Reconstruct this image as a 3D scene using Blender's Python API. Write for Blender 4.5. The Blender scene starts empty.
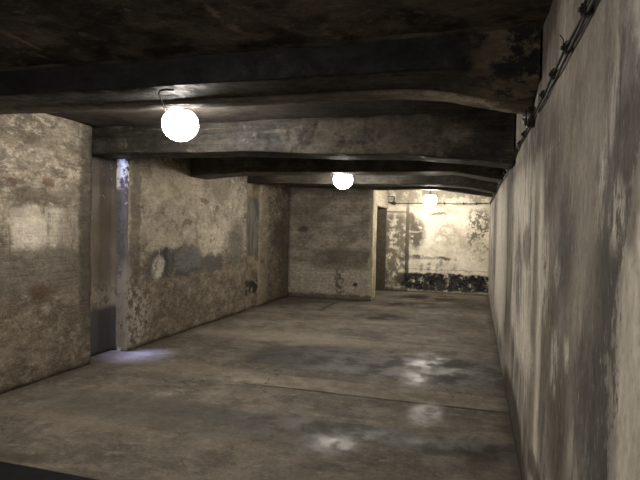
import bpy, bmesh, math, random
import numpy as np
from mathutils import Vector, Matrix, noise as mnoise
random.seed(7)
SC = bpy.context.scene
COL = SC.collection
PI = math.pi

# ------------------------------------------------------------------ camera model (also used to measure stains)
CAMH = 1.6
F_, YAW, PITCH, ROLL = 526.2, .2888, .0219, .0203
_f = np.array([-math.sin(YAW)*math.cos(PITCH), math.cos(YAW)*math.cos(PITCH), -math.sin(PITCH)])
_r = np.array([math.cos(YAW), math.sin(YAW), 0.]); _d = np.cross(_f, _r)
_c, _s = math.cos(ROLL), math.sin(ROLL)
CR, CD = _c*_r - _s*_d, _s*_r + _c*_d
def hit(u, v, ax, val):
    D = _f + CR*(u-320)/F_ + CD*(v-240)/F_
    o = np.array([0, 0, CAMH]); t = (val-o[ax])/D[ax]
    return o + t*D

# ------------------------------------------------------------------ room measures (metres; X right, Y into the room)
XR, XL = .319, -4.194
YBACK, YWALL1, XW1 = 13.8, 11.55, -2.225
YREAR = -2.2
ZC = 2.70
R1 = (4.99, 5.65, -4.41)      # first recess: y0, y1, depth x
R2 = (9.20, 9.78, -4.29)      # second recess

# ------------------------------------------------------------------ node helper
class Mat:
    def __init__(s, name, normal_ax, warp=.05, wscale=3.0, stretch=(1, 1, 1)):
        s.m = bpy.data.materials.new(name); s.m.use_nodes = True
        s.t = s.m.node_tree; s.n = s.t.nodes; s.L = s.t.links
        s.b = s.n['Principled BSDF']; s.ax = normal_ax
        s.P = s.n.new('ShaderNodeTexCoord').outputs['Object']
        sv = s.vm('MULTIPLY', s.P, stretch)
        nz = s.noise(wscale, 5, .6, sv, color=True)
        off = s.vm('MULTIPLY', s.vm('SUBTRACT', nz, (.5, .5, .5)), (warp*2,)*3)
        nz2 = s.noise(wscale*7, 4, .65, sv, color=True)
        off2 = s.vm('MULTIPLY', s.vm('SUBTRACT', nz2, (.5, .5, .5)), (warp*.9,)*3)
        s.V = s.vm('ADD', s.vm('ADD', s.P, off), off2)
        s.VW, s.VF = s.V, s.vm('MULTIPLY_ADD', s.vm('SUBTRACT', s.V, s.P), (.22,)*3, s.P)
        s.col = None
    def put(s, sock, v):
        if hasattr(v, 'is_linked') or isinstance(v, bpy.types.NodeSocket): s.L.new(v, sock)
        else: sock.default_value = v
    def vm(s, op, a, b=None, c=None):
        n = s.n.new('ShaderNodeVectorMath'); n.operation = op
        s.put(n.inputs[0], a)
        if b is not None: s.put(n.inputs[1], b)
        if c is not None: s.put(n.inputs[2], c)
        return n.outputs['Value' if op in ('LENGTH', 'DOT_PRODUCT', 'DISTANCE') else 'Vector']
    def ma(s, op, a, b=None, clamp=False):
        n = s.n.new('ShaderNodeMath'); n.operation = op; n.use_clamp = clamp
        s.put(n.inputs[0], a)
        if b is not None: s.put(n.inputs[1], b)
        return n.outputs[0]
    def noise(s, scale, detail=4, rough=.55, vec=None, color=False, stretch=None, dist=0):
        n = s.n.new('ShaderNodeTexNoise'); n.inputs['Scale'].default_value = scale
        n.inputs['Detail'].default_value = detail; n.inputs['Roughness'].default_value = rough
        n.inputs['Distortion'].default_value = dist
        v = vec if vec is not None else s.P
        if stretch: v = s.vm('MULTIPLY', v, stretch)
        s.L.new(v, n.inputs['Vector'])
        return n.outputs['Color' if color else 'Fac']
    def rng(s, v, a, b, lo=0., hi=1., smooth=True):
        n = s.n.new('ShaderNodeMapRange'); n.clamp = True
        if smooth: n.interpolation_type = 'SMOOTHSTEP'
        s.put(n.inputs[0], v)
        n.inputs[1].default_value = a; n.inputs[2].default_value = b
        n.inputs[3].default_value = lo; n.inputs[4].default_value = hi
        return n.outputs[0]
    def mix(s, fac, c1, c2, mode='MIX'):
        n = s.n.new('ShaderNodeMix'); n.data_type = 'RGBA'; n.blend_type = mode
        s.put(n.inputs[0], fac)
        for sock, c in ((n.inputs[6], c1), (n.inputs[7], c2)):
            s.put(sock, (*c, 1) if isinstance(c, tuple) else c)
        return n.outputs[2]
    def over(s, fac, c, mode='MIX'):
        s.col = s.mix(fac, s.col, c, mode)
    def ell(s, c, r, soft=.25):
        """mask of a ragged ellipse; c, r are 3-vectors (r<=0: axis ignored)"""
        k = tuple(0 if q <= 0 else 1/q for q in r)
        v = s.vm('MULTIPLY_ADD', s.V, k, tuple(-a*b for a, b in zip(c, k)))
        return s.rng(s.vm('LENGTH', v), 1+soft, 1-soft)
    def box(s, c, r, soft=.12):
        k = tuple(0 if q <= 0 else 1/q for q in r)
        v = s.vm('MULTIPLY_ADD', s.V, k, tuple(-a*b for a, b in zip(c, k)))
        v = s.vm('MULTIPLY', v, v); v = s.vm('MULTIPLY', v, v)
        return s.rng(s.vm('DOT_PRODUCT', v, (1, 1, 1)), (1+soft)**4, max(0, 1-soft)**4)
    def px(s, kind, val, u0, v0, u1, v1, soft=None):
        """mask over the patch of this surface that was measured between two points of it"""
        a = hit(u0, v0, s.ax, val); b = hit(u1, v1, s.ax, val)
        c = tuple(float(x) for x in (a+b)/2); r = [float(abs(x))/2 for x in (b-a)]; r[s.ax] = 0
        f = s.ell if kind == 'e' else s.box
        return f(c, tuple(r), soft) if soft is not None else f(c, tuple(r))
    def stain(s, kind, val, box, col, op=1., soft=None, tex=None, mode='MIX'):
        m = s.px(kind, val, *box, soft=soft)
        if op != 1: m = s.ma('MULTIPLY', m, op)
        if tex is not None: m = s.ma('MULTIPLY', m, tex)
        s.over(m, col, mode)
    def fine(s, on): s.V = s.VF if on else s.VW
    def sep(s, v):
        n = s.n.new('ShaderNodeSeparateXYZ'); s.L.new(v, n.inputs[0]); return n.outputs
    def bump(s, h, strength, dist, prev=None):
        n = s.n.new('ShaderNodeBump'); n.inputs['Strength'].default_value = strength
        n.inputs['Distance'].default_value = dist; s.put(n.inputs['Height'], h)
        if prev is not None: s.L.new(prev, n.inputs['Normal'])
        return n.outputs[0]
    def grit(s, amt=1., stretch=(1, 1, 1)):
        """uneven wear at hand, finger and grain size"""
        for sc, lo, hi in ((4.5, .72, 1.30), (15, .70, 1.34), (48, .74, 1.28)):
            g = s.rng(s.noise(sc, 6, .72, stretch=stretch), .34, .66, 1+(lo-1)*amt, 1+(hi-1)*amt)
            s.col = s.vm('MULTIPLY', s.col, s.vm('MULTIPLY', g, (1, 1, 1)))
    def done(s, rough=.85, normal=None, spec=.3):
        s.put(s.b.inputs['Base Color'], s.col if not isinstance(s.col, tuple) else (*s.col, 1))
        s.put(s.b.inputs['Roughness'], rough)
        s.put(s.b.inputs['Specular IOR Level'], spec)
        if normal is not None: s.L.new(normal, s.b.inputs['Normal'])
        return s.m

def plain(name, col, rough=.6, metal=0., spec=.5, var=.25):
    m = Mat(name, 0)
    m.col = m.mix(m.rng(m.noise(18, 4), .3, .7), tuple(c*(1-var) for c in col), tuple(c*(1+var) for c in col))
    m.b.inputs['Metallic'].default_value = metal
    return m.done(rough, m.bump(m.noise(60, 3), .2, .002), spec)

# ------------------------------------------------------------------ materials of the shell
def mat_left():
    m = Mat('old_plaster_over_brick', 0, warp=.09, wscale=3.2)
    X = XL
    m.col = m.mix(m.rng(m.noise(2.6, 11, .78, stretch=(1, .75, 1.3)), .36, .64), (.105, .086, .064), (.31, .268, .207))
    m.over(m.rng(m.noise(1.3, 8, .7, stretch=(1, 1, 1.6)), .46, .60, 0, .7), (.125, .108, .086))
    m.over(m.rng(m.noise(6, 9, .75, stretch=(1, .6, 1.8)), .48, .64, 0, .55), (.075, .063, .048))
    z = m.sep(m.V)[2]
    yy = m.sep(m.V)[1]
    # flaking limewash, lighter further into the room
    fl = m.rng(m.noise(6, 11, .8, stretch=(1, .8, 1.5)), .50, .62)
    m.over(m.ma('MULTIPLY', fl, .65), (.50, .445, .355))
    fl2 = m.rng(m.noise(22, 7, .75, stretch=(1, .6, 1.6)), .54, .68)
    m.over(m.ma('MULTIPLY', fl2, .55), (.58, .52, .42))
    pit = m.rng(m.noise(38, 6, .75), .58, .66)
    m.over(m.ma('MULTIPLY', pit, .6), (.06, .048, .034))
    # damp lower brown zone
    m.over(m.rng(z, 1.5, .7, 0, .5), (.125, .098, .068))
    m.over(m.ma('MULTIPLY', m.rng(m.noise(9, 10, .78), .50, .66), m.rng(z, 1.5, .6, 0, .5)), (.33, .275, .20))
    # patches, each where it stands on the wall
    st = m.stain
    st('e', X, (-40, 120, 70, 155), (.10, .082, .058), .6, .5)
    st('b', X, (-30, 168, 86, 186), (.36, .31, .22), .45, .4)
    st('e', X, (0, 186, 90, 205), (.12, .10, .072), .55, .4)
    st('b', X, (14, 207, 78, 246), (.50, .45, .36), .75, .35, tex=m.rng(m.noise(7, 8, .75, stretch=(1, 1.6, .5)), .36, .50))
    st('b', X, (16, 220, 44, 252), (.56, .50, .41), .75, .35)
    st('b', X, (-20, 252, 88, 286), (.14, .125, .10), .75, .25)
    st('b', X, (60, 205, 90, 290), (.13, .11, .085), .5, .3)
    st('b', X, (82, 120, 94, 320), (.062, .054, .044), .75, .35)  # dark shading along the recess edge, painted into the wall colour
    # beyond the recess
    st('b', X, (134, 162, 246, 248), (.46, .405, .32), .55, .3, tex=m.rng(m.noise(4, 9, .75), .36, .54))
    st('e', X, (140, 165, 200, 205), (.43, .37, .27), .45, .5)
    st('b', X, (132, 170, 138, 330), (.10, .085, .065), .6, .4)
    st('b', X, (150, 235, 176, 248), (.44, .39, .29), .5, .4)
    st('b', X, (149, 250, 202, 272), (.085, .083, .078), .95, .22, tex=m.rng(m.noise(5, 8, .7), .36, .44))
    st('b', X, (176, 249, 200, 268), (.16, .155, .142), .8, .2)
    st('b', X, (205, 254, 222, 270), (.095, .092, .084), .95, .18)
    st('e', X, (152, 258, 165, 277), (.45, .41, .34), .95, .4, tex=m.rng(m.noise(9, 8, .75), .42, .5))
    st('b', X, (164, 249, 168, 272), (.05, .05, .05), .8, .3)
    st('b', X, (202, 228, 221, 251), (.50, .44, .34), .7, .45, tex=m.rng(m.noise(10, 8, .75), .38, .52))
    st('e', X, (208, 168, 232, 205), (.15, .125, .092), .65, .45)
    st('e', X, (229, 218, 243, 262), (.12, .112, .095), .75, .35)
    st('e', X, (273, 220, 285, 252), (.10, .09, .075), .85, .35)
    st('b', X, (258, 180, 266, 300), (.36, .30, .21), .4, .4)
    st('b', X, (284, 170, 291, 298), (.11, .095, .075), .5, .5)
    st('e', X, (95, 290, 150, 345), (.42, .375, .30), .8, .4, tex=m.rng(m.noise(11, 7, .7), .46, .54))
    st('e', X, (108, 262, 128, 284), (.48, .44, .37), .8, .5, tex=m.rng(m.noise(14, 7, .7), .42, .5))
    for (u, v, a) in ((48, 182, 5), (188, 221, 3.4), (205, 201, 3), (41, 293, 6), (12, 181, 4), (262, 262, 1.6)):
        st('b', X, (u-a, v-a*.75, u+a, v+a*.75), (.13, .066, .046), .6, .5)
    st('e', X, (30, 286, 52, 302), (.10, .068, .046), .5, .5)
    # base line where wall meets floor
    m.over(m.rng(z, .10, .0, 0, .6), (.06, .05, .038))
    m.grit(.42, (1, .8, 1.3))
    # bump: courses of brick under thin plaster, plus crumble
    br = m.n.new('ShaderNodeTexBrick'); br.inputs['Scale'].default_value = 1
    cmb = m.n.new('ShaderNodeCombineXYZ'); sp = m.sep(m.vm('MULTIPLY_ADD', m.vm('SUBTRACT', m.V, m.P), (.12,)*3, m.P))
    m.L.new(sp[1], cmb.inputs[0]); m.L.new(sp[2], cmb.inputs[1]); m.L.new(cmb.outputs[0], br.inputs['Vector'])
    for k, v in (('Brick Width', .26), ('Row Height', .077), ('Mortar Size', .011), ('Mortar Smooth', .6)): br.inputs[k].default_value = v
    show = m.rng(m.noise(1.6, 3), .42, .6)
    bh = m.ma('MULTIPLY', br.outputs['Fac'], show)
    m.over(m.ma('MULTIPLY', bh, .16), (.12, .10, .075))
    n = m.bump(m.ma('MULTIPLY', bh, -1), .35, .008)
    n = m.bump(m.noise(11, 8, .7), .8, .025, n)
    n = m.bump(m.noise(45, 6, .7), .55, .010, n)
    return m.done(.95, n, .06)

def mat_recess():
    m = Mat('smooth_grey_render', 0, warp=.04, wscale=4)
    m.col = m.mix(m.rng(m.noise(2.5, 6, .6, stretch=(1, 1, .35)), .35, .65), (.105, .083, .06), (.18, .148, .112))
    z = m.sep(m.V)[2]
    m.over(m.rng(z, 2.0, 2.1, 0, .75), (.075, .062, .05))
    xj = m.rng(m.sep(m.P)[0], R1[2]+.03, R1[2]+.05)
    m.over(m.ma('MULTIPLY', xj, .6), (.095, .085, .074))  # jamb painted darker so the blue daylight dims below its top
    m.over(m.ma('MULTIPLY', m.ma('MULTIPLY', m.rng(m.noise(18, 8, .75, stretch=(1, 1, .6)), .46, .54), xj), m.rng(z, 2.02, 2.10, .04, 1)), (.72, .70, .66))
    m.over(m.ma('MULTIPLY', m.rng(m.noise(16, 5, .7), .62, .66), m.rng(z, 1.5, 1.9, .2, .8)), (.36, .32, .27))
    m.over(m.ma('MULTIPLY', m.rng(m.noise(9, 7, .7), .44, .5), m.rng(z, 1.0, .7, 0, .7)), (.30, .26, .20))
    xx = m.sep(m.V)[0]
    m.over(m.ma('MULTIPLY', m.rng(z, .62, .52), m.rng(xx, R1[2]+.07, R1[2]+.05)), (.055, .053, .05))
    m.over(m.ma('MULTIPLY', m.ma('MULTIPLY', m.rng(z, 1.25, .9), m.rng(xx, R1[2]+.05, R1[2]+.07)), m.rng(m.noise(10, 8, .75), .42, .52)), (.30, .265, .21))
    n = m.bump(m.noise(14, 6), .5, .012)
    n = m.bump(m.noise(34, 5, .7), .5, .012, n)
    return m.done(.7, n, .35)

def mat_right():
    m = Mat('streaked_wall_plaster', 0, warp=.075, wscale=4.5, stretch=(1, 1, .6))
    X = XR
    S = (1, 1, .16)
    m.col = m.mix(m.rng(m.noise(3.6, 7, .6, stretch=(1, 1, .45)), .40, .60), (.135, .122, .108), (.40, .37, .325))
    m.over(m.rng(m.noise(7, 11, .78, stretch=(1, 1, .6)), .50, .60, 0, .55), (.40, .365, .305))
    m.over(m.rng(m.noise(8.5, 11, .78, stretch=(1.3, 1.3, .5)), .52, .60, 0, .5), (.085, .075, .063))
    m.over(m.rng(m.noise(1.5, 4, .5, stretch=(1, 1, .4)), .44, .60, 0, .6), (.42, .385, .335))
    m.over(m.ma('MULTIPLY', m.rng(m.noise(12, 8, .72, stretch=(1, 1, .25)), .51, .60), .45), (.095, .085, .071))
    m.over(m.ma('MULTIPLY', m.rng(m.noise(9, 9, .75, stretch=(1, 1, .28)), .56, .62), .7), (.55, .51, .44))
    st = m.stain
    sp = m.sep(m.V); y, z = sp[1], sp[2]
    # near light plaster with a ragged edge, dark damp band beside it
    lower = m.rng(z, 2.2, 1.3, 0, 1)
    yn = m.ma('ADD', y, m.rng(z, 1.3, 2.2, 0, .28))
    yn = m.ma('ADD', yn, m.rng(m.noise(11, 9, .75, stretch=(1, 1, .6)), .3, .7, -.11, .11, smooth=False))
    near = m.ma('MULTIPLY', m.rng(yn, 1.42, 1.37, 0, 1), m.rng(z, 2.15, 1.8))
    band = m.ma('MULTIPLY', m.rng(yn, 1.78, 1.60), m.rng(yn, 1.32, 1.40))
    m.over(m.ma('MULTIPLY', band, .75), (.115, .105, .098))
    m.over(m.ma('MULTIPLY', near, m.rng(m.noise(10, 10, .78, stretch=(1, 1, .6)), .34, .42, .35, .92)), m.mix(m.rng(m.noise(6, 5, stretch=(1, 1, .3)), .35, .65), (.50, .46, .39), (.68, .63, .54)))
    st('b', X, (598, 90, 622, 135), (.52, .49, .44), .6, .6, tex=m.rng(m.noise(20, 6, .7, stretch=(1, 1, .2)), .50, .56))
    st('b', X, (624, 15, 640, 90), (.55, .52, .47), .9, .35, tex=m.rng(m.noise(9, 6, .7, stretch=(1, 1, .3)), .44, .52))
    st('b', X, (618, 110, 636, 240), (.12, .108, .098), .7, .4)
    st('b', X, (590, 205, 603, 235), (.5, .46, .38), .8, .5, tex=m.rng(m.noise(22, 6, .7, stretch=(1, 1, .25)), .48, .54))
    st('e', X, (560, 350, 572, 410), (.44, .40, .33), .8, .5, tex=m.rng(m.noise(24, 6, .7, stretch=(1, 1, .2)), .50, .56))
    st('b', X, (566, 130, 590, 330), (.30, .26, .205), .5, .5)
    st('e', X, (540, 260, 556, 400), (.27, .21, .14), .6, .5)
    st('b', X, (556, 250, 566, 480), (.11, .098, .084), .55, .5)
    st('e', X, (578, 430, 600, 490), (.22, .23, .25), .5, .5)  # bluish glow low on the wall, painted in as grey-blue
    st('b', X, (538, 160, 562, 500), (.11, .096, .078), .55, .4)
    st('b', X, (586, 240, 612, 520), (.085, .08, .074), .6, .25, tex=m.rng(m.noise(5, 8, .7, stretch=(1, 1, .4)), .34, .5))
    st('e', X, (572, 0, 612, 110), (.15, .135, .118), .6, .4)
    st('b', X, (543, 20, 556, 110), (.12, .105, .088), .5, .4)
    st('e', X, (556, 60, 576, 160), (.26, .21, .155), .5, .5)
    # far part: raised panel with pale edges
    m.fine(True)
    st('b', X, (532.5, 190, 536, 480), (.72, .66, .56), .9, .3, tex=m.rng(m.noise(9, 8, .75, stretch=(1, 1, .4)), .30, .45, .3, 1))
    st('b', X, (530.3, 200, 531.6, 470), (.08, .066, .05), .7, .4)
    m.fine(False)
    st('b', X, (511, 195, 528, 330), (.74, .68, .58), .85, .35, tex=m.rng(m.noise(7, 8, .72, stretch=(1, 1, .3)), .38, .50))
    st('e', X, (523, 225, 530, 270), (.14, .12, .095), .7, .35)
    st('e', X, (526, 268, 530, 278), (.55, .50, .42), .9, .35)
    st('b', X, (506, 190, 509, 340), (.11, .09, .068), .7, .4)
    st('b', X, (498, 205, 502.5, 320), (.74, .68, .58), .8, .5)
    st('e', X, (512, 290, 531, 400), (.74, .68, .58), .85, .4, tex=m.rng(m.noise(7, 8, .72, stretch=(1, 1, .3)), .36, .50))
    st('e', X, (504, 350, 524, 530), (.07, .06, .048), .95, .25)
    st('e', X, (528, 430, 545, 540), (.09, .077, .060), .8, .35)
    st('b', X, (552, 90, 586, 340), (.33, .30, .262), .6, .5, tex=m.rng(m.noise(3, 8, .7, stretch=(1, 1, .6)), .34, .55))
    for (u0, v0, u1, v1) in ((541, 225, 547, 330), (552, 330, 558, 400), (566, 330, 571, 372), (600, 140, 607, 195), (612, 185, 622, 250), (556, 250, 560, 285), (524, 330, 527, 420)):
        st('e', X, (u0, v0, u1, v1), (.60, .56, .49), .85, .5, tex=m.rng(m.noise(16, 9, .78, stretch=(1, 1, .4)), .45, .53))
    for (u0, v0, u1, v1) in ((546, 120, 560, 210), (560, 190, 572, 300), (574, 330, 586, 470), (620, 20, 634, 130), (516, 230, 520, 330), (600, 250, 614, 330)):
        st('e', X, (u0, v0, u1, v1), (.095, .088, .082), .7, .4, tex=m.rng(m.noise(6, 9, .75, stretch=(1, 1, .55)), .38, .5))
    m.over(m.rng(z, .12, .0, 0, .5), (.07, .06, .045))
    m.over(m.rng(m.noise(40, 8, .8, stretch=(1, 1, .45)), .52, .64, 0, .35), (.075, .067, .057))
    m.over(m.rng(m.noise(33, 8, .8, stretch=(1, 1, .3)), .57, .66, 0, .45), (.56, .52, .45))
    m.grit(.33, (1, 1, .6))
    n = m.bump(m.noise(3.5, 6, .6, stretch=(1, 1, .5)), .5, .03)
    n = m.bump(m.noise(16, 7, .65, stretch=(1, 1, .4)), .5, .014, n)
    n = m.bump(m.noise(70, 4, .7), .35, .003, n)
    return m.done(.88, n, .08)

def mat_back():
    m = Mat('flaking_cream_limewash', 1, warp=.085, wscale=4)
    Y = YBACK
    m.col = m.mix(m.rng(m.noise(2.0, 6, .6), .32, .68), (.66, .59, .45), (.86, .79, .64))
    m.over(m.ma('MULTIPLY', m.rng(m.noise(1.8, 6, .65), .53, .64), .35), (.30, .25, .175))
    g = m.rng(m.noise(9, 8, .72), .48, .54)
    st = m.stain
    st('b', Y, (380, 180, 500, 206), (.22, .185, .13), .75, .2, tex=m.rng(m.noise(4, 7, .7), .40, .55))
    st('b', Y, (383, 214, 406, 300), (.17, .142, .10), .9, .12, tex=m.rng(m.noise(5, 8, .72), .42, .52))
    m.fine(True)
    st('b', Y, (406.2, 212, 407.6, 293), (.10, .082, .056), .9, .4)
    st('b', Y, (386, 211, 406, 212.6), (.14, .11, .08), .7, .4)
    m.fine(False)
    st('e', Y, (408, 219, 424, 250), (.13, .112, .082), .97, .45, tex=m.rng(m.noise(7, 9, .75), .38, .47))
    st('e', Y, (408, 212, 414, 226), (.16, .138, .10), .9, .3)
    st('b', Y, (411, 231, 420, 232.5), (.6, .53, .4), .8, .4)
    st('e', Y, (436, 222, 460, 245), (.34, .285, .20), .6, .5, tex=m.rng(m.noise(8, 7, .7), .44, .56))
    st('b', Y, (470, 212, 489, 250), (.14, .115, .08), .9, .3, tex=m.rng(m.noise(8, 8, .72), .49, .55))
    st('b', Y, (432, 212.5, 444, 214.5), (.16, .13, .09), .8, .6)
    st('b', Y, (400, 254, 422, 259.5), (.10, .085, .065), .9, .5, tex=g)
    st('b', Y, (440, 257, 449, 259.4), (.10, .08, .06), .9, .5)
    st('b', Y, (402, 258.3, 490, 259.2), (.2, .17, .12), .6, .6, tex=m.rng(m.noise(5, 6, .7), .45, .55))
    st('b', Y, (452, 240, 490, 256), (.40, .34, .24), .4, .5, tex=g)
    # black mould at the foot, ragged, broken by pale flakes
    foot = m.px('b', Y, 398, 272, 498, 294, soft=.1)
    m.over(m.ma('MULTIPLY', foot, m.rng(m.noise(5, 9, .75), .35, .47)), m.mix(m.rng(m.noise(7, 8, .75), .40, .62), (.014, .014, .014), (.055, .053, .047)))
    m.over(m.ma('MULTIPLY', foot, m.rng(m.noise(11, 9, .78), .59, .65)), (.26, .23, .175))
    st('b', Y, (400, 268.5, 492, 272), (.018, .017, .015), .95, .5, tex=m.rng(m.noise(30, 5, .7), .36, .46))
    st('b', Y, (384, 268, 402, 293), (.12, .105, .08), .7, .3, tex=m.rng(m.noise(9, 7, .7), .45, .55))
    for u, h in ((421, 4), (429, 7), (437, 5), (441, 8), (455, 4)):
        st('e', Y, (u-1.6, 270-h*1.4, u+1.6, 272), (.10, .085, .06), .6, .7, tex=m.rng(m.noise(12, 6, .7), .42, .52))
    z = m.sep(m.V)[2]
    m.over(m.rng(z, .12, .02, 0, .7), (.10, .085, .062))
    m.over(m.rng(m.noise(34, 4, .7), .66, .70, 0, .7), (.12, .10, .07))
    m.grit(.25)
    n = m.bump(m.noise(8, 8, .7), .7, .02)
    n = m.bump(m.noise(40, 5, .7), .4, .006, n)
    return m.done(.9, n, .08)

def mat_wall1():
    m = Mat('grey_brick_under_limewash', 1, warp=.06, wscale=4)
    Y = YWALL1
    m.col = m.mix(m.rng(m.noise(2.4, 8, .65, stretch=(1, 1, 1.8)), .36, .66), (.19, .168, .135), (.38, .338, .275))
    z = m.sep(m.V)[2]
    m.over(m.ma('MULTIPLY', m.rng(m.noise(10, 8, .72, stretch=(1, 1, 1.6)), .52, .62), .5), (.38, .335, .265))
    m.over(m.rng(z, .85, .75, 0, .65), (.42, .38, .31))
    m.over(m.ma('MULTIPLY', m.rng(m.noise(16, 7, .72), .50, .58), m.rng(z, .85, .7, 0, .6)), (.52, .47, .38))
    st = m.stain
    st('e', Y, (292, 200, 330, 230), (.13, .11, .085), .5, .5)
    st('e', Y, (311, 238, 324, 250), (.37, .32, .25), .7, .6, tex=m.rng(m.noise(12, 7, .7), .44, .52))
    st('e', Y, (298, 226, 308, 232), (.06, .048, .036), .7, .5)
    st('b', Y, (318, 250, 372, 270), (.10, .085, .064), .6, .4)
    st('b', Y, (336, 272, 344, 292), (.065, .055, .042), .7, .5, tex=m.rng(m.noise(14, 5), .45, .5))
    st('e', Y, (353, 282, 358, 287), (.05, .04, .03), .9, .3)
    m.over(m.rng(m.sep(m.V)[0], XW1-.10, XW1-.03, 0, .6), (.50, .44, .32))
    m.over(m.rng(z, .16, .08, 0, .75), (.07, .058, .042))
    br = m.n.new('ShaderNodeTexBrick'); br.inputs['Scale'].default_value = 1
    cmb = m.n.new('ShaderNodeCombineXYZ'); sp = m.sep(m.vm('MULTIPLY_ADD', m.vm('SUBTRACT', m.V, m.P), (.15,)*3, m.P))
    m.L.new(sp[0], cmb.inputs[0]); m.L.new(sp[2], cmb.inputs[1]); m.L.new(cmb.outputs[0], br.inputs['Vector'])
    for k, v in (('Brick Width', .26), ('Row Height', .077), ('Mortar Size', .012), ('Mortar Smooth', .6)): br.inputs[k].default_value = v
    m.over(m.ma('MULTIPLY', br.outputs['Fac'], .1), (.10, .085, .065))
    m.grit(.5, (1, 1, 1.4))
    n = m.bump(m.ma('MULTIPLY', br.outputs['Fac'], -1), .7, .012)
    n = m.bump(m.noise(10, 8, .7), .8, .03, n)
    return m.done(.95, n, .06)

def mat_jamb():
    m = Mat('pale_painted_wall_end', 0, warp=.03, wscale=6)
    m.col = m.mix(m.rng(m.noise(5, 6, .7, stretch=(1, 1, .4)), .4, .6), (.36, .30, .20), (.60, .53, .38))
    m.over(m.ma('MULTIPLY', m.rng(m.noise(14, 6, .7), .52, .58), .7), (.2, .165, .11))
    return m.done(.8, m.bump(m.noise(20, 6), .5, .008), .25)

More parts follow.
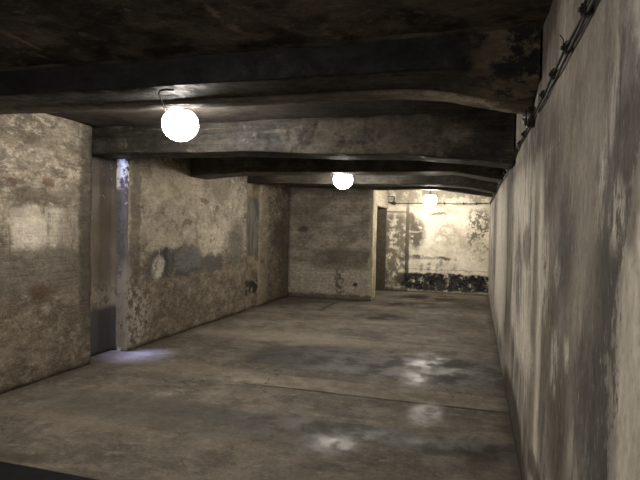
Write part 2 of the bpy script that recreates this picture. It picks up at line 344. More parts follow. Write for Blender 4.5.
def mat_floor():
    m = Mat('worn_concrete_screed', 2, warp=.13, wscale=2.2)
    m.col = m.mix(m.rng(m.noise(.9, 8, .62), .34, .68), (.120, .104, .083), (.225, .196, .156))
    m.over(m.rng(m.noise(2.6, 9, .68, dist=.4), .47, .60, 0, .6), (.095, .085, .070))
    m.over(m.rng(m.noise(4.5, 8, .7, stretch=(1, 2.2, 1)), .52, .64, 0, .5), (.28, .245, .195))
    m.over(m.rng(m.noise(30, 6, .75), .55, .68, 0, .4), (.30, .26, .20))
    m.over(m.rng(m.noise(17, 7, .75), .55, .66, 0, .4), (.075, .065, .05))
    st = m.stain
    x, y, _ = m.sep(m.V)
    # darker, smoother (trowelled) slabs
    slabs = []
    def slab(box, col, op, soft=.25):
        k = m.px('b', 0, *box, soft=soft); slabs.append(m.ma('MULTIPLY', k, op)); m.over(m.ma('MULTIPLY', k, op), col)
    slab((270, 343, 520, 392), (.082, .077, .068), .95, .12)
    slab((170, 402, 580, 474), (.082, .077, .068), .88, .18)
    slab((100, 392, 330, 450), (.10, .092, .077), .6, .45)
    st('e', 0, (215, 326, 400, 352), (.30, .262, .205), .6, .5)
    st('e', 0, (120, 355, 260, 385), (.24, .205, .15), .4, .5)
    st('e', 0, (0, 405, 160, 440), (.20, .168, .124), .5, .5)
    pt = m.rng(m.noise(1.8, 8, .7), .40, .52)
    st('e', 0, (396, 293, 470, 304), (.026, .022, .017), 1., .6, tex=pt)
    st('e', 0, (382, 300, 446, 310), (.03, .026, .02), .95, .6, tex=pt)
    st('e', 0, (362, 312, 404, 322), (.038, .033, .026), .95, .6, tex=pt)
    st('e', 0, (452, 300, 500, 313), (.05, .043, .032), .9, .6, tex=pt)
    st('e', 0, (455, 440, 505, 470), (.045, .04, .032), .8, .45)
    # strip patched across the room below the second beam, the mark of a removed wall
    ps = m.vm('MULTIPLY_ADD', m.vm('SUBTRACT', m.V, m.P), (.25,)*3, m.P)
    sx, sy, _z = m.sep(ps)
    strip = m.ma('MULTIPLY', m.ma('MULTIPLY', m.rng(sy, 4.92, 4.96), m.rng(sy, 5.36, 5.32)), m.rng(sx, -2.75, -2.55))
    m.over(m.ma('MULTIPLY', strip, .95), m.mix(m.rng(m.noise(5, 6), .35, .65), (.20, .176, .14), (.29, .256, .205)))
    edge = m.ma('MULTIPLY', m.ma('MULTIPLY', m.rng(sy, 4.88, 4.90), m.rng(sy, 4.94, 4.92)), m.rng(sx, -2.4, -1.6))
    m.over(m.ma('MULTIPLY', edge, .8), (.04, .035, .027))
    # cracks
    crk = m.noise(.8, 6, .55, dist=.6)
    c = m.rng(m.ma('ABSOLUTE', m.ma('SUBTRACT', crk, .485)), .004, .0)
    c = m.ma('MULTIPLY', c, m.rng(m.noise(.7, 3), .50, .58))
    m.over(m.ma('MULTIPLY', c, .75), (.035, .03, .022))
    # square outline of a filled shaft by the far left wall
    def line(x0, x1, y0, y1, op=.75):
        k = m.ma('MULTIPLY', m.ma('MULTIPLY', m.rng(sx, x0, x0+.02), m.rng(sx, x1, x1-.02)),
                 m.ma('MULTIPLY', m.rng(sy, y0, y0+.03), m.rng(sy, y1, y1-.03)))
        m.over(m.ma('MULTIPLY', k, op), (.05, .042, .03))
    line(-4.1, -2.85, 10.9, 10.99); line(-3.5, -2.8, 9.85, 9.95); line(-2.95, -2.85, 9.9, 10.98)
    line(-1.9, -.1, 7.45, 7.52, .5)
    # floor darker towards both side walls
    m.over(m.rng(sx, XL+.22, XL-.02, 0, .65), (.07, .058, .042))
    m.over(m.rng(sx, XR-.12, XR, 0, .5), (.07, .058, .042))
    # scuff at near left
    st('e', 0, (4, 448, 32, 466), (.08, .065, .045), .6, .4)
    st('e', 0, (60, 462, 100, 474), (.27, .215, .17), .5, .5)
    r = m.rng(m.noise(3.2, 7, .62), .35, .68, .60, .85)
    sm = slabs[0]
    for k in slabs[1:]: sm = m.ma('MAXIMUM', sm, k)
    gl = m.ma('MULTIPLY', sm, m.rng(m.noise(3.0, 7, .65), .40, .56))
    gl = m.ma('MULTIPLY', gl, .8)
    soft = m.rng(m.noise(7, 7, .7), .36, .5, .35, 1)
    for bx in ((410, 352, 434, 392), (414, 400, 438, 428), (312, 432, 350, 460)):
        gl = m.ma('MAXIMUM', gl, m.ma('MULTIPLY', m.px('e', 0, *bx, soft=.5), soft))
    r = m.ma('SUBTRACT', r, m.ma('MULTIPLY', gl, .27))
    r = m.ma('ADD', r, m.ma('MULTIPLY', strip, .25), clamp=True)
    m.grit(.35, (1, 1, 1))
    n = m.bump(m.noise(2.2, 8, .6), .5, .016)
    n = m.bump(m.noise(24, 6, .7), .3, .006, n)
    n = m.bump(m.ma('MULTIPLY', c, -1), .6, .006, n)
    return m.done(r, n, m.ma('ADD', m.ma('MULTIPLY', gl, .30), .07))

def soot(name, dark, light, patch, lo=.40, hi=.66, rough=.6, ax=2, extra=None, boards=False):
    m = Mat(name, ax, warp=.06, wscale=3)
    m.col = m.mix(m.rng(m.noise(1.7, 8, .65), lo, hi), dark, light)
    m.over(m.ma('MULTIPLY', m.rng(m.noise(5.5, 8, .7, dist=.5), .56, .66), .55), patch)
    m.over(m.ma('MULTIPLY', m.rng(m.noise(28, 5, .7), .64, .69), .5), patch)
    c = m.rng(m.ma('ABSOLUTE', m.ma('SUBTRACT', m.noise(1.1, 6, .6, dist=.8), .5)), .006, .0)
    m.over(m.ma('MULTIPLY', c, .8), (.008, .007, .006))
    if boards:
        m.over(m.rng(m.noise(9, 7, .7, stretch=(.10, 2.2, 2.2)), .46, .60, 0, .6), dark)
        m.over(m.rng(m.noise(13, 6, .7, stretch=(.08, 2.2, 2.2)), .58, .66, 0, .6), patch)
    if extra: extra(m)
    m.grit(.7, (.5, 1, 1))
    n = m.bump(m.noise(5, 8, .65), .6, .025)
    n = m.bump(m.noise(30, 6, .7), .4, .006, n)
    return m.done(m.rng(m.noise(9, 6, .7), .4, .65, rough, rough+.25), n, .16)

def exCeil(m):
    tx = m.rng(m.noise(6, 9, .78), .44, .54)
    m.stain('e', ZC, (-20, 22, 45, 52), (.20, .14, .105), .8, .5, tex=tx)
    m.stain('e', ZC, (205, 8, 245, 34), (.24, .18, .14), .85, .5, tex=tx)
    m.stain('e', ZC, (300, 20, 420, 36), (.14, .115, .095), .6, .5, tex=tx)
    m.stain('e', ZC, (270, -20, 380, 12), (.14, .115, .10), .7, .5)
    yf = m.sep(m.VF)[1]
    m.over(m.ma('MULTIPLY', m.rng(yf, 2.98, 3.0), m.rng(m.noise(2, 5), .4, .6, .2, .8)), (.16, .14, .115))
    y = m.sep(m.V)[1]
    m.over(m.rng(y, 3.1, 3.5, 0, .8), (.024, .021, .018))
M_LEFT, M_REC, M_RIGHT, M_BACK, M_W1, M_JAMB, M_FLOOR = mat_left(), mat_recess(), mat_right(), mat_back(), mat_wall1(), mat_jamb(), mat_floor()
M_CEIL = soot('sooty_ceiling_concrete', (.018, .016, .0145), (.095, .080, .068), (.18, .145, .118), lo=.44, hi=.62, extra=exCeil)
M_DARK = plain('passage_plaster_painted_shade', (.10, .08, .055), .9)  # shade of the passage put into the plaster colour
M_BLACK = plain('black_bakelite', (.012, .012, .012), .45)
M_CABLE = plain('black_rubber_cable', (.018, .017, .016), .55)
M_MAT = plain('black_rubber_mat', (.008, .009, .010), .8, spec=.2)
M_EDGE = plain('mat_edge_strip', (.022, .012, .012), .6)
M_METAL = plain('dull_dark_metal', (.08, .075, .07), .45, .8)
M_RED = plain('brown_red_flex', (.035, .016, .012), .9, spec=.1)

# ------------------------------------------------------------------ mesh helpers
def link(name, me, mats, parent=None):
    o = bpy.data.objects.new(name, me); COL.objects.link(o)
    for m in (mats if isinstance(mats, (list, tuple)) else [mats]): me.materials.append(m)
    if parent: o.parent = parent
    return o
def frombm(name, bm, mats, parent=None, smooth=False):
    me = bpy.data.meshes.new(name); bmesh.ops.recalc_face_normals(bm, faces=bm.faces[:])
    bm.to_mesh(me); bm.free()
    if smooth:
        for p in me.polygons: p.use_smooth = True
    return link(name, me, mats, parent)
def struct(o): o['kind'] = 'structure'; return o
def tag(o, label, cat, group=None):
    o['label'] = label; o['category'] = cat
    if group: o['group'] = group
    return o
def empty(name, loc, label, cat, group=None):
    o = bpy.data.objects.new(name, None); o.empty_display_size = .1; COL.objects.link(o); o.location = loc
    return tag(o, label, cat, group)
def fr(a, b, step):
    n = max(1, int(round((b-a)/step))); return [a+(b-a)*i/n for i in range(n+1)]

def sheet(name, P, mats, thick, outward, parent=None, midx=None, smooth=True):
    """grid of points P[i][j] with real thickness: front surface, offset back surface and rims"""
    ni, nj = len(P), len(P[0]); bm = bmesh.new()
    A = [[bm.verts.new(p) for p in row] for row in P]
    out = Vector(outward)*thick
    for i in range(ni-1):
        for j in range(nj-1):
            f = bm.faces.new((A[i][j], A[i+1][j], A[i+1][j+1], A[i][j+1]))
            f.smooth = smooth
            if midx: f.material_index = midx(i, j)
    # back: a flat plane behind, shared rim
    def flat(p):
        q = Vector(p); a = max(range(3), key=lambda k: abs(out[k])); q[a] = BASE[a] if BASE[a] is not None else q[a]
        return q
    rim = [(i, 0) for i in range(ni)] + [(ni-1, j) for j in range(1, nj)] + [(i, nj-1) for i in range(ni-2, -1, -1)] + [(0, j) for j in range(nj-2, 0, -1)]
    a = max(range(3), key=lambda k: abs(out[k]))
    ext = (max if out[a] > 0 else min)(p[a] for row in P for p in row) + out[a]
    B = []
    for (i, j) in rim:
        q = Vector(P[i][j]); q[a] = ext; B.append(bm.verts.new(q))
    n = len(rim)
    for k in range(n):
        r0, r1 = rim[k], rim[(k+1) % n]
        bm.faces.new((A[r0[0]][r0[1]], B[k], B[(k+1) % n], A[r1[0]][r1[1]]))
    bm.faces.new(B)
    me = bpy.data.meshes.new(name); bmesh.ops.recalc_face_normals(bm, faces=bm.faces[:]); bm.to_mesh(me); bm.free()
    return link(name, me, mats, parent)
BASE = [None]*3
def nz(x, y, z, s, amp, seed=0):
    return amp*mnoise.fractal(Vector((x*s+seed, y*s+seed*.7, z*s)), 1.0, 2.0, 4)

# ------------------------------------------------------------------ floor and ceiling
xs, ys = fr(XL-.25, XR+.25, .08), fr(YREAR, YBACK+.2, .10)
floor_ = struct(sheet('floor', [[(x, y, nz(x, y, 0, .8, .004, 3)) for y in ys] for x in xs], M_FLOOR, .2, (0, 0, -1)))
xs = fr(XL, XR+.25, .10)
ceil_ = struct(sheet('ceiling', [[(x, y, ZC + nz(x, y, 0, 1.3, .018, 9) + nz(x, y, 0, 6, .005, 2)) for y in ys] for x in xs], M_CEIL, .3, (0, 0, 1)))

# ------------------------------------------------------------------ left wall with its two recesses
plan = []
def run(y0, y1, x, jx=True):
    for y in fr(y0, y1, .06): plan.append((x, y, 0))
for y in fr(YREAR, R1[0], .07): plan.append((XL, y, 0))
for k in (.35, .7): plan.append((XL+(R1[2]-XL)*k, R1[0]+.012, 1))
for y in fr(R1[0]+.012, R1[1]-.01, .06): plan.append((R1[2], y, 1))
for k in (.35, .7): plan.append((R1[2]+(XL-R1[2])*k, R1[1]-.004, 1))
for y in fr(R1[1], R2[0], .07): plan.append((XL, y, 0))
plan.append((XL-.05, R2[0]+.01, 2))
for y in fr(R2[0]+.012, R2[1]-.01, .06): plan.append((R2[2], y, 2))
plan.append((XL-.05, R2[1]-.004, 2))
for y in fr(R2[1], YWALL1+.25, .07): plan.append((XL, y, 0))
zs = fr(0, ZC+.25, .055)
P = []
for (x, y, t) in plan:
    a = .012 if t == 0 else .003
    lean = .0
    P.append([(x + nz(0, y, z, 1.6, a, 5) + nz(0, y, z, 7, a*.45, 1), y + (nz(x, 0, z, 4, .008, 6) if t == 0 else 0), z - (.02 if z == 0 else 0)) for z in zs])
kinds = [p[2] for p in plan]
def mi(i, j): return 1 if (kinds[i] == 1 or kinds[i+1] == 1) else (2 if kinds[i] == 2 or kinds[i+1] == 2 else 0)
M_REC2 = None
def rec2():
    m = Mat('recess_render_with_grey_board', 0, warp=.03, wscale=5)
    m.col = m.mix(m.rng(m.noise(4, 7, .65), .38, .62), (.13, .105, .072), (.27, .22, .155))
    z = m.sep(m.V)[2]
    k = m.ma('MULTIPLY', m.rng(z, .98, 1.06), m.rng(z, 2.22, 2.14))
    m.over(m.ma('MULTIPLY', k, .92), m.mix(m.rng(m.noise(9, 6, .65, stretch=(1, 1, .25)), .4, .6), (.09, .082, .07), (.19, .172, .145)))
    k2 = m.ma('MULTIPLY', m.rng(z, .22, .30), m.rng(z, .62, .50))
    m.over(m.ma('MULTIPLY', k2, m.rng(m.noise(9, 5), .42, .5)), (.035, .032, .028))
    return m.done(.85, m.bump(m.noise(20, 6, .7), .5, .01), .25)
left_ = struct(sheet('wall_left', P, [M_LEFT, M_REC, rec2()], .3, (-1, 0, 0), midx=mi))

# ------------------------------------------------------------------ right wall with a shallow raised panel
ys = fr(YREAR, YBACK+.2, .07); zs = fr(0, ZC+.05, .055)
def ridge(y, c, w): return math.exp(-((y-c)/w)**2)
P = [[(XR + nz(0, y, z*.5, 1.2, .010, 11) + nz(0, y, z, 6, .003, 4) - .012*ridge(y, 3.15, .05) - .008*ridge(y, 5.6, .06), y, z-(.02 if z == 0 else 0)) for z in zs] for y in ys]
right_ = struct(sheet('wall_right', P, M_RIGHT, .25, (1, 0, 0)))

# ------------------------------------------------------------------ far cross wall (left), its pale end, the passage, the back wall
xs = fr(XL-.0, XW1, .07); zs = fr(0, ZC, .06)
P = [[(x, YWALL1 + nz(x, 0, z, 1.6, .010, 21) + nz(x, 0, z, 7, .004, 22), z-(.02 if z == 0 else 0)) for z in zs] for x in xs]
w1 = struct(sheet('wall_cross', P, [M_W1], .28, (0, 1, 0)))
# pale end of that wall
P = [[(XW1 + nz(0, y, z, 3, .006, 31), y, z-(.02 if z == 0 else 0)) for z in zs] for y in fr(YWALL1+.035, YWALL1+.50, .05)]
P = [[(x+.008, y, z) for (x, y, z) in row] for row in P]
tr1 = struct(sheet('trim_1', P, M_JAMB, .12, (-1, 0, 0)))
# lintel over the passage opening and the short return next to the back wall
bm = bmesh.new()
def addbox(bm, x0, x1, y0, y1, z0, z1, seg=0):
    r = bmesh.ops.create_cube(bm, size=1)
    for v in r['verts']:
        v.co = Vector(((x0+x1)/2+(x1-x0)*v.co.x, (y0+y1)/2+(y1-y0)*v.co.y, (z0+z1)/2+(z1-z0)*v.co.z))
    return r['verts']
addbox(bm, XW1-.30, XW1-.02, YWALL1+.50, YBACK-.02, 2.16, ZC)
bmesh.ops.bevel(bm, geom=bm.edges[:], offset=.012, segments=2, affect='EDGES')
struct(frombm('trim_2', bm, M_W1))
bm = bmesh.new(); addbox(bm, XW1-.30, XW1-.05, YBACK-.10, YBACK+.0, -.01, 2.17)
bmesh.ops.bevel(bm, geom=bm.edges[:], offset=.01, segments=2, affect='EDGES')
struct(frombm('trim_3', bm, M_DARK))  # dark return standing in for the shade of the opening
# passage behind the opening
bm = bmesh.new()
addbox(bm, -4.2, -4.0, YWALL1+.30, YBACK+.2, 0, ZC)
struct(frombm('wall_passage', bm, M_DARK))
xs = fr(-4.0, XR+.02, .07)
P = [[(x, YBACK + nz(x, 0, z, 1.6, .008, 41) + nz(x, 0, z, 8, .003, 42) - (.03*math.exp(-((z-.05)/.06)**2)), z-(.02 if z == 0 else 0)) for z in zs] for x in xs]
back_ = struct(sheet('wall_back', P, M_BACK, .25, (0, 1, 0)))
# wall behind the camera
zs2 = fr(0, ZC, .3)
P = [[(x, YREAR, z) for z in zs2] for x in fr(XL, XR, .3)]
struct(sheet('wall_front', P, M_W1, .25, (0, -1, 0)))

# ------------------------------------------------------------------ beams
def interp(pts, x):
    if x <= pts[0][0]: return pts[0][1]
    for (a, b), (c, d) in zip(pts, pts[1:]):
        if x <= c:
            t = (x-a)/(c-a); return b+(d-b)*t
    return pts[-1][1]
def beam_bm(x0, x1, y0, y1, prof, seed, ztop=ZC+.012, ch=.010, rib=None):
    bm = bmesh.new(); rings = []
    for x in fr(x0, x1, .07):
        zb = interp(prof, x); a = .007
        pts = [(y0, ztop)]
        for k in (.33, .66): pts.append((y0, ztop+(zb+ch-ztop)*k))
        e = ch*(1+.9*mnoise.noise(Vector((x*5, seed, 0))))
        pts += [(y0, zb+e), (y0+e*.35, zb+e*.35), (y0+e, zb)]
        if rib:
            zr = interp(rib, x); yr = y1-.17
            for k in (.35, .7): pts.append((y0+(yr-y0)*k, zb+(min(zr+.03, zb)-zb)*k))
            pts += [(yr, min(zr+.03, zb)), (yr+.02, zr+.006), (yr+.035, zr), (y1-.012, zr), (y1, zr+.012)]
        else:
            for k in (.33, .66): pts.append((y0+(y1-y0)*k, zb))
            pts += [(y1-ch, zb), (y1, zb+ch)]
        for k in (.5,): pts.append((y1, (pts[-1][1]+ztop)/2))
        pts.append((y1, ztop))
        ring = []
        for (y, z) in pts:
            q = Vector((x, y, z))
            if z < ztop-.001:
                q.y += nz(x, y, z, 2.2, a, seed); q.z += nz(x, y, z, 2.6, a*.7, seed+3) + nz(x, y, z, 11, .0022, seed+5)
            ring.append(bm.verts.new(q))
        rings.append(ring)
    n = len(rings[0])
    for A, B in zip(rings, rings[1:]):
        for k in range(n):
            f = bm.faces.new((A[k], B[k], B[(k+1) % n], A[(k+1) % n])); f.smooth = True
    bm.faces.new(rings[0]); bm.faces.new(rings[-1][::-1])
    return bm

def mB(name, extra, **k): return soot(name, k.get('d', (.018, .017, .0155)), k.get('l', (.055, .049, .041)), k.get('p', (.10, .086, .066)), rough=k.get('r', .5), ax=1, extra=extra, boards=True)
def exB(m):
    y = m.sep(m.P)[1]; x = m.sep(m.P)[0]
    m.over(m.rng(y, 3.42, 3.45, 0, .6), (.15, .135, .108))
    m.over(m.ma('MULTIPLY', m.ma('MULTIPLY', m.rng(y, 3.42, 3.45), m.rng(x, -.75, -.2)), m.rng(m.noise(7, 8, .75), .36, .5)), (.27, .24, .185))
    m.over(m.ma('MULTIPLY', m.rng(y, 3.09, 3.07), .9), (.009, .009, .0095))  # front face turned from the lamps: its shade is painted in
    m.over(m.ma('MULTIPLY', m.rng(x, -.15, .1), m.rng(m.noise(8, 6, .7), .44, .54)), (.09, .072, .05))
def exC(m):
    st = m.stain
    st('b', 5.05, (300, 124, 445, 150), (.085, .073, .054), .7, .4, tex=m.rng(m.noise(4, 8, .7), .38, .52))
    st('e', 5.05, (270, 126, 320, 148), (.015, .014, .012), .7, .5, tex=m.rng(m.noise(9, 6, .7), .42, .55))
    st('e', 5.05, (478, 125, 510, 158), (.012, .011, .010), .8, .4)
    st('e', 5.05, (440, 125, 470, 145), (.10, .088, .068), .6, .5, tex=m.rng(m.noise(7, 6, .7), .44, .55))
    z = m.sep(m.P)[2]
XE = XR-.004
def mkbeam(label, x0, x1, y0, y1, prof, seed, mat, rib=None):
    o = frombm('ceiling_beam', beam_bm(x0, x1, y0, y1, prof, seed, rib=rib), mat)
    o.data.set_sharp_from_angle(angle=math.radians(28))
    return tag(o, label, 'beam', 'concrete beams crossing the ceiling')
MB_B = mB('beam_concrete_near', exB); MB_C = mB('beam_concrete_stained', exC, d=(.012, .011, .0095), l=(.038, .034, .028), p=(.11, .094, .072))
MB_D = mB('beam_concrete_far', None, d=(.055, .049, .041), l=(.12, .105, .085))
mkbeam('nearest wide black ceiling beam, with a pale rib along its back edge that dips at the right wall', XL+.012, XE-.012, 3.05, 3.60,
       [(-4.2, 2.53), (-.2, 2.515), (.05, 2.49), (.32, 2.42)], 1, MB_B, rib=[(-4.2, 2.53), (-2, 2.50), (-.5, 2.485), (-.2, 2.45), (.12, 2.375), (.32, 2.34)])
mkbeam('second ceiling beam from the camera, brown-stained face, behind the nearest lamp', R1[2]+.02, XE-.012, 5.05, 5.50,
       [(-4.4, 2.40), (-2.4, 2.39), (-1.5, 2.345), (-.7, 2.325), (0, 2.26), (.32, 2.215)], 2, MB_C)
mkbeam('third ceiling beam from the camera, its left end stopping at the plaster of the brick wall', XL+.012, XE-.012, 7.10, 7.60,
       [(-4.2, 2.345), (-3.9, 2.37), (-3.3, 2.405), (-.3, 2.38), (.32, 2.26)], 3, MB_D)
mkbeam('fourth ceiling beam from the camera, lit by the middle lamp just in front of it', XL+.012, XE-.012, 9.20, 9.70,
       [(-4.2, 2.45), (-2.7, 2.41), (-.8, 2.40), (-.2, 2.36), (.32, 2.25)], 4, mB('beam_concrete_lit', None, d=(.03, .027, .021), l=(.07, .06, .047)))
mkbeam('farthest ceiling beam, arched at its right end in front of the cream back wall', XL+.012, XE-.012, 11.28, 11.52,
       [(-4.2, 2.55), (-2.1, 2.47), (-.9, 2.47), (-.35, 2.41), (.32, 2.31)], 5, MB_D)
# ------------------------------------------------------------------ lamps
M_GLOW = bpy.data.materials.new('glowing_opal_glass'); M_GLOW.use_nodes = True
b = M_GLOW.node_tree.nodes['Principled BSDF']
b.inputs['Base Color'].default_value = (.9, .88, .82, 1); b.inputs['Roughness'].default_value = .3
b.inputs['Emission Color'].default_value = (1, .935, .85, 1); b.inputs['Emission Strength'].default_value = 122

def lathe(bm, prof, seg=32, cx=0, cy=0):
    rings = []
    for (r, z) in prof:
        rings.append([bm.verts.new((cx+r*math.cos(2*PI*k/seg), cy+r*math.sin(2*PI*k/seg), z)) for k in range(seg)])
    for A, B in zip(rings, rings[1:]):
        for k in range(seg): bm.faces.new((A[k], A[(k+1) % seg], B[(k+1) % seg], B[k])).smooth = True
    bm.faces.new(rings[0][::-1]); bm.faces.new(rings[-1])
def tube(bm, pts, r, seg=10):
    pts = [Vector(p) for p in pts]; rings = []
    for i, p in enumerate(pts):
        d = (pts[min(i+1, len(pts)-1)]-pts[max(i-1, 0)]).normalized()
        up = Vector((0, 0, 1)) if abs(d.z) < .9 else Vector((1, 0, 0))
        a = d.cross(up).normalized(); c = d.cross(a).normalized()
        rings.append([bm.verts.new(p+r*(a*math.cos(2*PI*k/seg)+c*math.sin(2*PI*k/seg))) for k in range(seg)])
    for A, B in zip(rings, rings[1:]):
        for k in range(seg): bm.faces.new((A[k], A[(k+1) % seg], B[(k+1) % seg], B[k])).smooth = True
    bm.faces.new(rings[0]); bm.faces.new(rings[-1][::-1])

def copy_tree(o, parent=None):
    c = o.copy(); COL.objects.link(c); c.parent = parent
    for ch in list(o.children): copy_tree(ch, c)
    return c
def make_lamp(loc, label, drop):
    """origin where the lamp meets the ceiling; drop = height of the globe's centre below it"""
    t = empty('ceiling_lamp', loc, label, 'lamp', 'glowing ceiling lamps')
    bm = bmesh.new(); lathe(bm, [(.058, .03), (.058, -.012), (.05, -.022), (.018, -.03)]); frombm('ceiling_rose', bm, M_METAL, t)
    h = -drop+.19
    bm = bmesh.new(); lathe(bm, [(.009, -.02), (.009, h-.05)], 16); frombm('stem', bm, M_METAL, t)
    bm = bmesh.new(); lathe(bm, [(.02, h-.035), (.06, h-.045), (.088, h-.060), (.100, h-.078), (.096, h-.082), (.06, h-.08)]); frombm('light_stop_cap', bm, M_METAL, t)  # opaque cap added over the globe to block upward light
    bm = bmesh.new()
    R, cz = .158, -drop
    a0 = math.asin(.30)
    prof = [(R*math.sin(a), cz+R*.92*math.cos(a)) for a in [a0+(PI-a0-.02)*k/24 for k in range(25)]]
    lathe(bm, prof, 40); frombm('glass_globe', bm, M_GLOW, t)
    return t
make_lamp((-2.54, 4.13, ZC), 'nearest and largest glowing globe lamp, at left in front of the brown-stained beam', .205)
make_lamp((-2.11, 8.35, ZC), 'middle glowing globe lamp hanging in front of the grey brick cross wall', .305)
make_lamp((-1.06, 12.55, ZC), 'farthest and smallest glowing globe lamp, close to the cream back wall', .385)
make_lamp((-2.2, -.35, ZC), 'unseen globe lamp added behind the viewpoint to light the near floor', .25)  # out of view, added at the others' spacing to light the foreground
# flex that feeds the near lamp over the beam underside
bm = bmesh.new()
tube(bm, [(-1.98, 3.13, 2.512), (-2.02, 3.10, 2.510), (-2.07, 3.11, 2.508), (-2.12, 3.17, 2.506), (-2.17, 3.26, 2.504), (-2.23, 3.38, 2.496), (-2.29, 3.50, 2.486), (-2.36, 3.62, 2.50), (-2.38, 3.65, 2.58), (-2.42, 3.75, 2.675), (-2.52, 4.06, 2.685)], .006, 8)
tag(frombm('lamp_flex', bm, M_RED), 'thin red-brown flex running over the nearest beam to the nearest lamp', 'cable')

# ------------------------------------------------------------------ cables, clips and box on the right wall
CZ = 2.285
def wallx(y): return XR - .012*ridge(y, 3.15, .05)
def cable(dx, dz, seed, r, label):
    pts = []
    for y in fr(.2, YBACK-.06, .10):
        sag = -.010*abs(math.sin(PI*(y-1.75)/.42))
        pts.append((XR-dx+.014+.002*math.sin(y*5+seed), y, CZ+dz*.7+sag*.6+.004*math.sin(y*3.1+seed)))
    bm = bmesh.new(); tube(bm, pts, r, 8)
    return tag(frombm('electric_cable', bm, M_CABLE), label, 'cable', 'twin cables along the right wall')
cable(.030, .012, 0, .0058, 'upper of the two black cables clipped along the right wall')
cable(.026, -.020, 2, .0058, 'lower of the two black cables clipped along the right wall')
def make_clip(loc, label, group):
    t = empty('cable_clip', loc, label, 'cable clip', group)
    bm = bmesh.new(); addbox(bm, -.018, .016, -.018, .018, -.023, .023)
    bmesh.ops.bevel(bm, geom=bm.edges[:], offset=.008, segments=2, affect='EDGES')
    frombm('clip_body', bm, M_BLACK, t)
    bm = bmesh.new(); lathe(bm, [(.008, 0), (.008, .007), (.004, .009)], 12)
    for v in bm.verts: v.co = Vector((-.017-v.co.z, v.co.x, v.co.y))
    frombm('screw', bm, M_METAL, t)
    return t
ycl = [1.03, 1.39, 1.78, 2.13, 2.47, 2.83]
G1, G2 = 'cable clips before the junction box', 'cable clips beyond the junction box'
labs = ['cable clip above the upper right corner of the view',
        'black cable clip on the right wall, just past the top edge of the view',
        'nearest black cable clip on the right wall, highest one in view',
        'second black cable clip from the camera, with a bent wire end sticking up above it',
        'third black cable clip from the camera on the right wall',
        'fourth black cable clip from the camera, last before the large junction box']
clip0 = make_clip((XR-.014, ycl[2], CZ), labs[2], G1)
for i in (3, 4, 5):
    c = copy_tree(clip0); c.location = (XR-.014, ycl[i], CZ); c['label'] = labs[i]
y = 3.93
while y < YBACK-.3:
    c = copy_tree(clip0); c.location = (XR-.014, y, CZ); c['group'] = G2
    c['label'] = 'small black cable clip on the right wall beyond the junction box'
    y += .41
# bent wire end
bm = bmesh.new(); tube(bm, [(XR-.02, 2.13, CZ+.01), (XR-.03, 2.13, CZ+.02), (XR-.03, 2.13, CZ+.029), (XR-.036, 2.12, CZ+.035), (XR-.046, 2.10, CZ+.038)], .0022, 6)
tag(frombm('wire_stub', bm, M_CABLE), 'short bent wire end above the second cable clip', 'wire')
# junction box
t = empty('junction_box', (XR, 3.36, CZ), 'large round black junction box on the right wall under the end of the nearest beam', 'junction box')
bm = bmesh.new(); lathe(bm, [(.058, 0), (.062, .012), (.062, .045), (.054, .052)], 28)
for v in bm.verts: v.co = Vector((-v.co.z, v.co.x, v.co.y))
frombm('box_body', bm, M_BLACK, t)
bm = bmesh.new(); lathe(bm, [(.050, .052), (.050, .060), (.018, .066), (.014, .074), (.004, .076)], 28)
for v in bm.verts: v.co = Vector((-v.co.z, v.co.x, v.co.y))
frombm('box_lid', bm, M_BLACK, t)
for s in (-1, 1):
    bm = bmesh.new(); lathe(bm, [(.016, .055), (.016, .085), (.011, .095)], 16)
    for v in bm.verts: v.co = Vector((-.028+v.co.x, s*v.co.z, v.co.y))
    frombm('cable_gland', bm, M_BLACK, t)

# ------------------------------------------------------------------ cable along the back wall
t = None
bz = 2.30
bm = bmesh.new()
tube(bm, [(x, YBACK-.045+.004*math.sin(x*6), bz + (.05*(max(0, -2.1-x)/.2)) + .008*math.sin(x*4)) for x in fr(-2.30, XR-.05, .08)], .011, 8)
tag(frombm('back_wall_cable', bm, M_CABLE), 'thin dark cable running level across the top of the cream back wall', 'cable')
t = empty('cable_bracket', (-2.08, YBACK, bz), 'small black knob and hooked pipe at the left end of the back wall cable', 'bracket')
bm = bmesh.new(); lathe(bm, [(.030, 0), (.045, .02), (.045, .06), (.03, .075)], 20)
for v in bm.verts: v.co = Vector((v.co.x, -v.co.z-.012, v.co.y))
frombm('knob', bm, M_BLACK, t)
bm = bmesh.new(); tube(bm, [(0, -.045, .02), (0, -.045, .15), (-.01, -.045, .17), (-.04, -.045, .175), (-.17, -.045, .165)], .009, 8)
frombm('hooked_pipe', bm, M_BLACK, t)
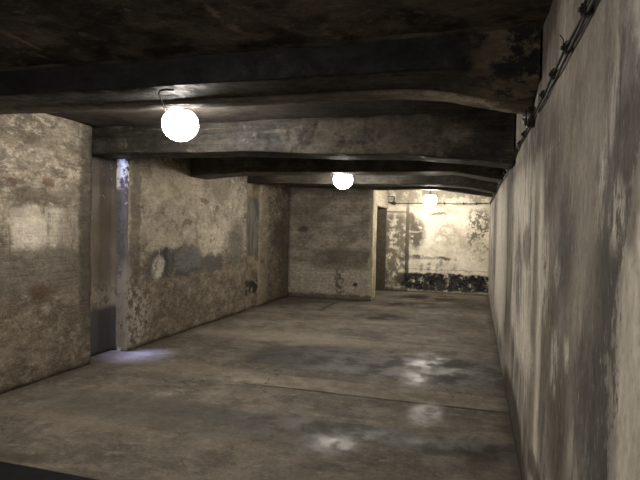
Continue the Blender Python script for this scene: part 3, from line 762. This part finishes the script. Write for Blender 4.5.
for k, xk in enumerate((-.80, -.33, -.02)):
    bm = bmesh.new(); addbox(bm, -.022, .022, -.065, -.004, -.028, .028)
    bmesh.ops.bevel(bm, geom=bm.edges[:], offset=.006, segments=2, affect='EDGES')
    o = frombm('wall_clip', bm, M_BLACK); o.location = (xk, YBACK, bz)
    tag(o, ['small dark clip on the back wall cable, nearest to the farthest lamp', 'middle small dark clip on the back wall cable',
            'small dark clip on the back wall cable, nearest to the right wall'][k], 'cable clip', 'clips on the back wall cable')

# ------------------------------------------------------------------ black mat at the near left
t = empty('floor_mat', (-3.0, 2.2, 0), 'black rubber floor mat whose far edge shows at the lower left corner', 'mat')
bm = bmesh.new(); addbox(bm, -.95, 1.35, -.55, .485, .002, .030)
bmesh.ops.bevel(bm, geom=bm.edges[:], offset=.006, segments=2, affect='EDGES')
frombm('mat_body', bm, M_MAT, t)
bm = bmesh.new(); addbox(bm, -.96, 1.36, .485, .505, .002, .026)
bmesh.ops.bevel(bm, geom=bm.edges[:], offset=.005, segments=2, affect='EDGES')
frombm('edge_strip', bm, M_EDGE, t)

# ------------------------------------------------------------------ daylight falling down the shaft of the first recess
L = bpy.data.lights.new('shaft_daylight', 'AREA'); L.shape = 'RECTANGLE'; L.size = .20; L.size_y = .12
L.energy = 3.6; L.color = (.42, .48, 1.0); L.spread = math.radians(22)
o = bpy.data.objects.new('shaft_daylight', L); COL.objects.link(o); o.location = (-4.29, 5.59, 2.68)
o.rotation_euler = Vector((.27, .0, -2.68)).to_track_quat('-Z', 'Y').to_euler()

W = bpy.data.worlds.new('dim'); SC.world = W; W.use_nodes = True
W.node_tree.nodes['Background'].inputs[0].default_value = (.02, .03, .05, 1); W.node_tree.nodes['Background'].inputs[1].default_value = .3

# ------------------------------------------------------------------ camera
cam = bpy.data.cameras.new('camera'); co = bpy.data.objects.new('camera', cam); COL.objects.link(co)
cam.sensor_width = 36; cam.lens = F_/640*36; cam.clip_start = .02
z = Vector(-_f); x = Vector(CR); y = Vector(-CD)
co.matrix_world = Matrix(((x.x, y.x, z.x, 0), (x.y, y.y, z.y, 0), (x.z, y.z, z.z, CAMH), (0, 0, 0, 1)))
SC.camera = co
vs = SC.view_settings
vs.view_transform = 'Standard'; vs.look = 'None'; vs.gamma = 1; vs.use_curve_mapping = False
vs.exposure = 0.18
SC.cycles.use_denoising = True
SC.cycles.max_bounces = 10; SC.cycles.diffuse_bounces = 8
